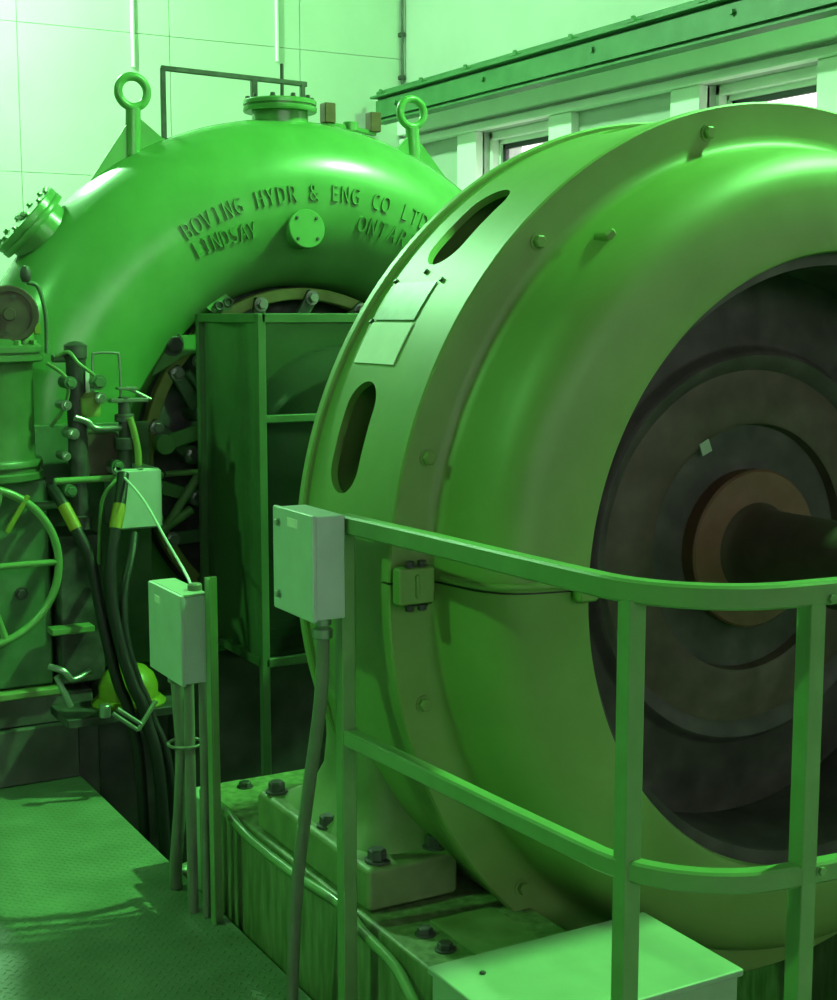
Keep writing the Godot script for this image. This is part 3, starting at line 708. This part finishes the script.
# ---------------------------------------------------------------- governor and fittings
func governor():
	var t := thing("governor", "dark green governor stand with flanged cylinder and handwheel at the left edge", "governor", Vector3(1.0, 0, -4.65))
	var b := MB.new(); b.span(Vector3(.55, 0, -4.98), Vector3(1.265, .185, -4.50), .006); b.span(Vector3(1.25, -1.6, -4.98), Vector3(1.335, .183, -4.51), .006); part("base", b, M.concrete, t)
	b = MB.new(); b.span(Vector3(.58, .187, -4.97), Vector3(1.32, .285, -4.52), .006); part("plinth", b, M.concrete, t)
	b = MB.new(); b.span(Vector3(.6, .285, -4.80), Vector3(1.215, .31, -4.49), .006); part("base_plate", b, M.base_green, t)
	b = MB.new(); b.span(Vector3(.7, .31, -4.74), Vector3(1.20, .985, -4.53), .012); part("pedestal", b, M.dull_green, t)
	b = MB.new(); b.bolt(Vector3(1.10, .62, -4.53), Vector3(0, 0, 1), .016, .016); part("plug", b, M.dark_iron, t)
	var x := MB.look(Vector3(1.01, 0, -4.60), Vector3.UP)
	b = MB.new(); b.lathe([Vector2(.0, .985), Vector2(.185, .985), Vector2(.19, .99), Vector2(.19, 1.008), Vector2(.186, 1.012), Vector2(.178, 1.012), Vector2(.178, 1.028), Vector2(.186, 1.03), Vector2(.186, 1.045), Vector2(.182, 1.05), Vector2(.166, 1.052), Vector2(.164, 1.06), Vector2(.164, 1.345), Vector2(.168, 1.352), Vector2(.19, 1.355), Vector2(.196, 1.36), Vector2(.196, 1.375), Vector2(.188, 1.378), Vector2(.188, 1.384), Vector2(.196, 1.386), Vector2(.196, 1.402), Vector2(.19, 1.407), Vector2(.15, 1.41), Vector2(.13, 1.425), Vector2(.0, 1.44)], x, 64)
	var cy := part("cylinder", b, M.gov_green, t)
	for k in 12:
		var a := TAU * k / 12; b = MB.new(); b.bolt(Vector3(1.01 + .175 * cos(a), 1.407, -4.60 + .175 * sin(a)), Vector3.UP, .011, .016); part("nut", b, M.rail_green, cy)
	# round dark disc above, with bracket
	b = MB.new(); b.lathe([Vector2(0, -.03), Vector2(.085, -.03), Vector2(.089, -.026), Vector2(.089, .012), Vector2(.085, .016), Vector2(.07, .016), Vector2(.068, .012), Vector2(.02, .012), Vector2(.018, .022), Vector2(0, .022)], MB.look(Vector3(1.09, 1.502, -4.51), Vector3(-.2, 0, 1)), 48)
	var ds := part("flyball_disc", b, M.brown_iron, t, "dark round disc on top of the cylinder")
	for k in 6:
		var a := TAU * k / 6 + .3; b = MB.new(); b.bolt(Vector3(1.09 + .055 * cos(a), 1.502 + .055 * sin(a), -4.497), Vector3(-.2, 0, 1), .006, .006, false); part("screw", b, M.dark_iron, ds)
	b = MB.new(); b.span(Vector3(1.06, 1.42, -4.56), Vector3(1.12, 1.50, -4.53), .004); part("disc_bracket", b, M.dull_green, t)
	b = MB.new(); b.tube(smoothed([Vector3(1.205, 1.38, -4.52), Vector3(1.205, 1.50, -4.52), Vector3(1.185, 1.585, -4.52), Vector3(1.15, 1.60, -4.52)]), .007, 8); part("rod", b, M.dull_green, t)
	b = MB.new(); b.lathe([Vector2(0, 0), Vector2(.012, .002), Vector2(.018, .016), Vector2(.018, .036), Vector2(.01, .05), Vector2(0, .052)], MB.look(Vector3(1.147, 1.60, -4.52), Vector3.UP), 16); part("knob", b, M.dark_iron, t)
	b = MB.new(); b.span(Vector3(1.158, 1.44, -4.49), Vector3(1.178, 1.475, -4.48), .003); part("lamp_lens", b, M.yellow, t)
	b = MB.new(); b.lathe([Vector2(.045, 1.41), Vector2(.045, 1.455), Vector2(.03, 1.47), Vector2(0, 1.475)], MB.look(Vector3(1.135, 0, -4.56), Vector3.UP), 24); part("cap", b, M.rail_green, t)
	# handwheel
	var hc := Vector3(.935, .742, -4.36); b = MB.new(); b.torus(hc, Basis.IDENTITY, .243, .0125, 64, 12); var hw := part("handwheel", b, M.rail_green, t)
	b = MB.new(); b.cyl(hc - Vector3(0, 0, .18), hc + Vector3(0, 0, .03), .04, 24); part("hub", b, M.rail_green, hw)
	for k in 5:
		var a := TAU * k / 5; b = MB.new(); b.tube([hc + Vector3(cos(a), sin(a), 0) * .03, hc + Vector3(cos(a), sin(a), 0) * .243], .010, 10); part("spoke", b, M.rail_green, hw)
	b = MB.new(); b.box(Vector3(1.055, .90, -4.355), Vector3(.13, .016, .014), .003, Basis(Vector3(0, 0, 1), deg_to_rad(58))); part("pointer", b, M.yellow, t, "bright yellow-green pointer")
	# upright dark tube with white scale
	b = MB.new(); b.lathe([Vector2(0, .82), Vector2(.036, .82), Vector2(.036, .86), Vector2(.031, .865), Vector2(.031, 1.36), Vector2(.036, 1.365), Vector2(.036, 1.405), Vector2(.02, 1.415), Vector2(0, 1.418)], MB.look(Vector3(1.29, 0, -4.50), Vector3.UP), 32); var gt := part("level_tube", b, M.dark_iron, t)
	b = MB.new(); b.span(Vector3(1.312, 1.20, -4.475), Vector3(1.324, 1.325, -4.468), .001); part("scale", b, M.white, gt, "pale scale strip")
	b = MB.new(); b.cyl(Vector3(1.22, 1.365, -4.52), Vector3(1.29, 1.365, -4.52), .014, 12); b.cyl(Vector3(1.15, .9, -4.52), Vector3(1.29, .9, -4.52), .014, 12); part("tube_pipe", b, M.dull_green, gt)
	# wire frame, pilot valve, pipes and tank to the right of the tube
	b = MB.new(); b.tube(smoothed([Vector3(1.352, 1.20, -4.47), Vector3(1.336, 1.24, -4.47), Vector3(1.336, 1.365, -4.47), Vector3(1.346, 1.38, -4.47), Vector3(1.41, 1.38, -4.47), Vector3(1.422, 1.365, -4.47), Vector3(1.424, 1.25, -4.47), Vector3(1.424, 1.17, -4.47)]), .0042, 8); part("wire_hoop", b, M.steel, t)
	b = MB.new(); b.span(Vector3(1.30, .985, -4.66), Vector3(1.425, 1.125, -4.50), .008); part("oil_tank", b, M.brown_iron, t)
	b = MB.new(); b.cyl(Vector3(1.435, .98, -4.47), Vector3(1.435, 1.24, -4.47), .020, 16); b.cyl(Vector3(1.435, 1.07, -4.47), Vector3(1.435, 1.11, -4.47), .034, 16); b.cyl(Vector3(1.435, 1.16, -4.47), Vector3(1.435, 1.185, -4.47), .032, 16); part("pilot_valve", b, M.dark_iron, t)
	b = MB.new(); b.span(Vector3(1.385, 1.222, -4.49), Vector3(1.51, 1.236, -4.45), .003); b.tube([Vector3(1.44, 1.27, -4.46), Vector3(1.52, 1.23, -4.46)], .006, 8); b.span(Vector3(1.41, 1.262, -4.48), Vector3(1.475, 1.272, -4.45), .002); part("rocker_arm", b, M.steel, t)
	b = MB.new(); b.tube(smoothed([Vector3(1.27, 1.18, -4.46), Vector3(1.31, 1.165, -4.46), Vector3(1.34, 1.142, -4.46), Vector3(1.42, 1.143, -4.46)]), .011, 10); part("oil_pipe", b, M.steel, t)
	b = MB.new(); b.tube(smoothed([Vector3(1.442, 1.175, -4.44), Vector3(1.455, 1.13, -4.44), Vector3(1.466, 1.07, -4.44), Vector3(1.468, 1.02, -4.44)]), .011, 10); part("pale_hose", b, M.ring_green, t)
	b = MB.new(); b.cyl(Vector3(1.20, .98, -4.47), Vector3(1.56, .98, -4.47), .011, 12); part("cross_pipe", b, M.rail_green, t)
	b = MB.new(); b.lathe([Vector2(0, 0), Vector2(.03, 0), Vector2(.034, .01), Vector2(.034, .06), Vector2(.02, .075), Vector2(0, .08)], MB.look(Vector3(1.325, 1.18, -4.48), Vector3(0, 1, 0)), 20); part("regulator_cap", b, M.ring_green, t)
	for q in [[1.345, 1.29, .024], [1.35, 1.24, .018], [1.40, 1.02, .02], [1.47, 1.0, .018], [1.395, 1.01, .016], [1.255, 1.29, .02], [1.24, 1.22, .016], [1.26, 1.13, .018], [1.235, 1.06, .014], [1.245, .95, .02]]:
		b = MB.new(); b.cyl(Vector3(q[0], q[1], -4.52), Vector3(q[0], q[1], -4.44), q[2], 14); b.bolt(Vector3(q[0], q[1], -4.44), Vector3(0, 0, 1), q[2] * .75, .014); part("fitting", b, M.dull_green if q[2] > .018 else M.steel, t)
	for q in [[Vector3(1.20, 1.35, -4.5), Vector3(1.25, 1.30, -4.46), Vector3(1.245, 1.22, -4.47), Vector3(1.21, 1.15, -4.52)], [Vector3(1.23, 1.37, -4.5), Vector3(1.26, 1.385, -4.47), Vector3(1.285, 1.35, -4.45), Vector3(1.335, 1.31, -4.45), Vector3(1.36, 1.27, -4.46)], [Vector3(1.42, .99, -4.45), Vector3(1.38, .97, -4.43), Vector3(1.345, .90, -4.45), Vector3(1.345, .70, -4.5)]]:
		b = MB.new(); b.tube(smoothed(q), .006, 8); part("capillary_pipe", b, M.rail_green, t)
	# dark sump under the pipes
	b = MB.new(); b.span(Vector3(1.215, .31, -4.76), Vector3(1.36, .80, -4.50), .01); part("sump", b, M.dark_iron, t)
	b = MB.new(); b.span(Vector3(1.17, .49, -4.50), Vector3(1.31, .512, -4.44), .004); part("drip_bar", b, M.rail_green, t)
	b = MB.new(); b.span(Vector3(1.205, .30, -4.738), Vector3(1.60, 1.14, -4.715), .004); part("added_back_plate", b, M.dull_green, t)  # added plate, covers the casing where the gap behind the pipes is dark

func boxes():
	# grey box on the governor
	var t := thing("control_box", "plain grey-green control box hanging below the governor pipework", "electrical box", Vector3(1.465, .81, -4.5))
	var b := MB.new(); b.span(Vector3(1.40, .815, -4.60), Vector3(1.535, 1.01, -4.43), .004); part("body", b, M.box_grey, t)
	b = MB.new(); b.span(Vector3(1.398, .82, -4.432), Vector3(1.537, 1.005, -4.42), .003); part("cover", b, M.box_grey, t)
	b = MB.new(); b.cyl(Vector3(1.43, 1.01, -4.47), Vector3(1.43, 1.04, -4.47), .018, 14); part("gland", b, M.dark_iron, t)
	# black hoses with yellow tape
	var hs := [[[Vector3(1.40, 1.0, -4.39), Vector3(1.372, .92, -4.34), Vector3(1.345, .84, -4.31), Vector3(1.322, .74, -4.29), Vector3(1.315, .62, -4.27), Vector3(1.33, .49, -4.25), Vector3(1.36, .36, -4.23), Vector3(1.40, .24, -4.22), Vector3(1.44, -.1, -4.2), Vector3(1.46, -1.58, -4.2)], .019, "black hose with yellow tape hanging in front of the control box", 1],
		[[Vector3(1.19, .96, -4.46), Vector3(1.205, .92, -4.40), Vector3(1.235, .84, -4.36), Vector3(1.27, .74, -4.33), Vector3(1.285, .62, -4.31), Vector3(1.30, .49, -4.28), Vector3(1.325, .36, -4.26), Vector3(1.36, .24, -4.25), Vector3(1.39, -.1, -4.24), Vector3(1.40, -1.58, -4.24)], .018, "black hose with yellow tape left of the control box", 1],
		[[Vector3(1.44, .80, -4.42), Vector3(1.41, .74, -4.36), Vector3(1.365, .62, -4.31), Vector3(1.36, .49, -4.28), Vector3(1.39, .36, -4.27), Vector3(1.43, .24, -4.26), Vector3(1.49, -.1, -4.24), Vector3(1.51, -1.58, -4.24)], .015, "thinner plain black hose under the control box", 0]]
	for h in hs:
		var ho := thing("hose", h[2], "hose", h[0][-1], "black hoses at the governor")
		b = MB.new(); var pts := smoothed(h[0]); b.tube(pts, h[1], 14); part("rubber", b, M.rubber, ho)
		if h[3]:
			b = MB.new(); b.tube(pts.slice(9, 17), h[1] + .0015, 14); part("tape", b, M.tape, ho, "yellow tape band")
	b = MB.new(); b.tube(smoothed([Vector3(1.395, 1.0, -4.395), Vector3(1.40, .94, -4.2), Vector3(1.365, .86, -3.9), Vector3(1.29, .80, -3.5), Vector3(1.24, .79, -3.46), Vector3(1.232, .70, -3.44)]), .004, 8)
	solo("white_cord", b, M.cord, "pale cord slanting from the control box to the small junction box", "cord")
	# yellow cap and bright linkage on a bracket
	b = MB.new(); b.span(Vector3(1.17, .225, -4.49), Vector3(1.58, .255, -4.29), .004); b.span(Vector3(1.53, -1.6, -4.40), Vector3(1.58, .225, -4.32), .004)
	solo("bracket_shelf", b, M.dark_iron, "dark steel bracket shelf beside the governor base", "bracket")
	t = thing("hard_hat", "yellow-green domed hat behind the black hoses", "hard hat", Vector3(1.40, .256, -4.395))
	x_hat(t)
	t = thing("linkage", "bright metal V-shaped link hanging below the yellow hat", "linkage", Vector3(1.35, .2, -4.19))
	b = MB.new(); b.tube([Vector3(1.285, .285, -4.20), Vector3(1.362, .222, -4.19)], .007, 10); b.tube([Vector3(1.300, .297, -4.20), Vector3(1.375, .238, -4.19)], .007, 10); part("rod", b, M.steel, t)
	b = MB.new(); b.tube([Vector3(1.362, .222, -4.19), Vector3(1.425, .305, -4.20)], .008, 10); part("rod", b, M.conduit, t)
	b = MB.new(); b.cyl(Vector3(1.262, .275, -4.20), Vector3(1.262, .315, -4.20), .018, 16); part("eye", b, M.steel, t)
	b = MB.new(); b.tube(smoothed([Vector3(1.12, .43, -4.3), Vector3(1.16, .415, -4.28), Vector3(1.19, .385, -4.28), Vector3(1.25, .40, -4.30)]), .010, 10); b.tube([Vector3(1.14, .40, -4.29), Vector3(1.18, .30, -4.28)], .010, 10)
	solo("tool_handle", b, M.steel, "bright bent metal handles lying next to the yellow hat", "tool")
	# small junction box on its own angle post
	t = thing("junction_box", "small grey junction box with its conduits on an upright steel angle", "electrical box", Vector3(1.2, 0, -3.3))
	b = MB.new(); b.span(Vector3(1.162, .612, -3.45), Vector3(1.226, .828, -3.222), .003); var bd := part("body", b, M.box_grey, t)
	b = MB.new(); b.span(Vector3(1.158, .608, -3.454), Vector3(1.170, .832, -3.218), .003); part("door", b, M.box_grey, bd)
	b = MB.new(); b.span(Vector3(1.1565, .788, -3.40), Vector3(1.1585, .805, -3.365), 0.0); part("sticker", b, M.paper, bd)
	b = MB.new(); b.span(Vector3(1.165, .826, -3.448), Vector3(1.229, .834, -3.22), .002); part("top", b, M.box_pale, bd)
	b = MB.new(); b.span(Vector3(1.222, 0, -3.222), Vector3(1.252, .872, -3.216), .001); b.span(Vector3(1.222, 0, -3.222), Vector3(1.227, .872, -3.192), .001); part("angle_post", b, M.rail_green, t)
	b = MB.new(); b.tube(smoothed([Vector3(1.195, .612, -3.36), Vector3(1.198, .50, -3.352), Vector3(1.20, .40, -3.348), Vector3(1.20, .25, -3.37), Vector3(1.205, .10, -3.42), Vector3(1.22, .0, -3.47)]), .0165, 12); b.cyl(Vector3(1.195, .585, -3.36), Vector3(1.195, .612, -3.36), .022, 14); part("flexible_conduit", b, M.conduit, t)
	b = MB.new(); b.cyl(Vector3(1.205, 0, -3.30), Vector3(1.205, .612, -3.30), .0135, 12); part("conduit", b, M.conduit, t)
	b = MB.new(); b.cyl(Vector3(1.225, 0, -3.255), Vector3(1.225, .612, -3.255), .011, 12); part("conduit", b, M.conduit, t)
	b = MB.new(); b.torus(Vector3(1.202, .435, -3.325), Basis(Vector3(1, 0, 0), PI / 2), .043, .004, 24, 8); part("tie", b, M.conduit, t)
	b = MB.new(); b.cyl(Vector3(1.215, .828, -3.27), Vector3(1.215, .85, -3.27), .018, 14); part("gland", b, M.conduit, t)
	b = MB.new(); b.tube(smoothed([Vector3(1.255, .61, -3.33), Vector3(1.262, .50, -3.32), Vector3(1.262, .38, -3.31), Vector3(1.27, .28, -3.32), Vector3(1.272, .02, -3.38)]), .006, 8)
	solo("pale_cord", b, M.cord, "pale cord dropping behind the small junction box", "cord")  # plain pale cord hanging behind the box
	# larger junction box on the first rail post
	t = thing("junction_box", "larger grey box with two screws and a pale sticker on the railing post", "electrical box", Vector3(1.19, 0, -2.53))
	b = MB.new(); b.span(Vector3(1.152, .915, -2.632), Vector3(1.2195, 1.118, -2.452), .003); bd = part("body", b, M.box_grey, t)
	b = MB.new(); b.span(Vector3(1.147, .912, -2.635), Vector3(1.158, 1.121, -2.449), .003); part("door", b, M.box_grey, bd)
	b = MB.new(); b.span(Vector3(1.1455, 1.088, -2.56), Vector3(1.1475, 1.105, -2.515), 0.0); part("sticker", b, M.paper, bd)
	for q in [[1.09, -2.605], [.945, -2.605]]:
		b = MB.new(); b.bolt(Vector3(1.147, q[0], q[1]), Vector3(-1, 0, 0), .007, .008); part("latch", b, M.steel, bd)
	b = MB.new(); b.cyl(Vector3(1.192, .895, -2.50), Vector3(1.192, .915, -2.50), .018, 16); b.cyl(Vector3(1.192, .868, -2.50), Vector3(1.192, .89, -2.50), .020, 6); part("gland", b, M.steel, t)
	b = MB.new(); b.tube(smoothed([Vector3(1.192, .885, -2.50), Vector3(1.193, .80, -2.505), Vector3(1.196, .70, -2.53), Vector3(1.20, .50, -2.60), Vector3(1.20, .31, -2.65), Vector3(1.20, .10, -2.68), Vector3(1.20, .0, -2.685)]), .0135, 12); part("conduit", b, M.conduit, t)

func x_hat(t):
	var b := MB.new(); var c := Vector3(1.40, .256, -4.395)
	b.lathe([Vector2(.094, .022), Vector2(.094, .03), Vector2(.095, .06), Vector2(.082, .095), Vector2(.055, .12), Vector2(.02, .13), Vector2(0, .131)], MB.look(c, Vector3.UP), 36); part("dome", b, M.yellow, t)
	b = MB.new(); b.lathe([Vector2(.09, .0), Vector2(.118, .0), Vector2(.12, .006), Vector2(.10, .024), Vector2(.09, .024)], MB.look(c, Vector3.UP), 36); part("brim", b, M.yellow, t)
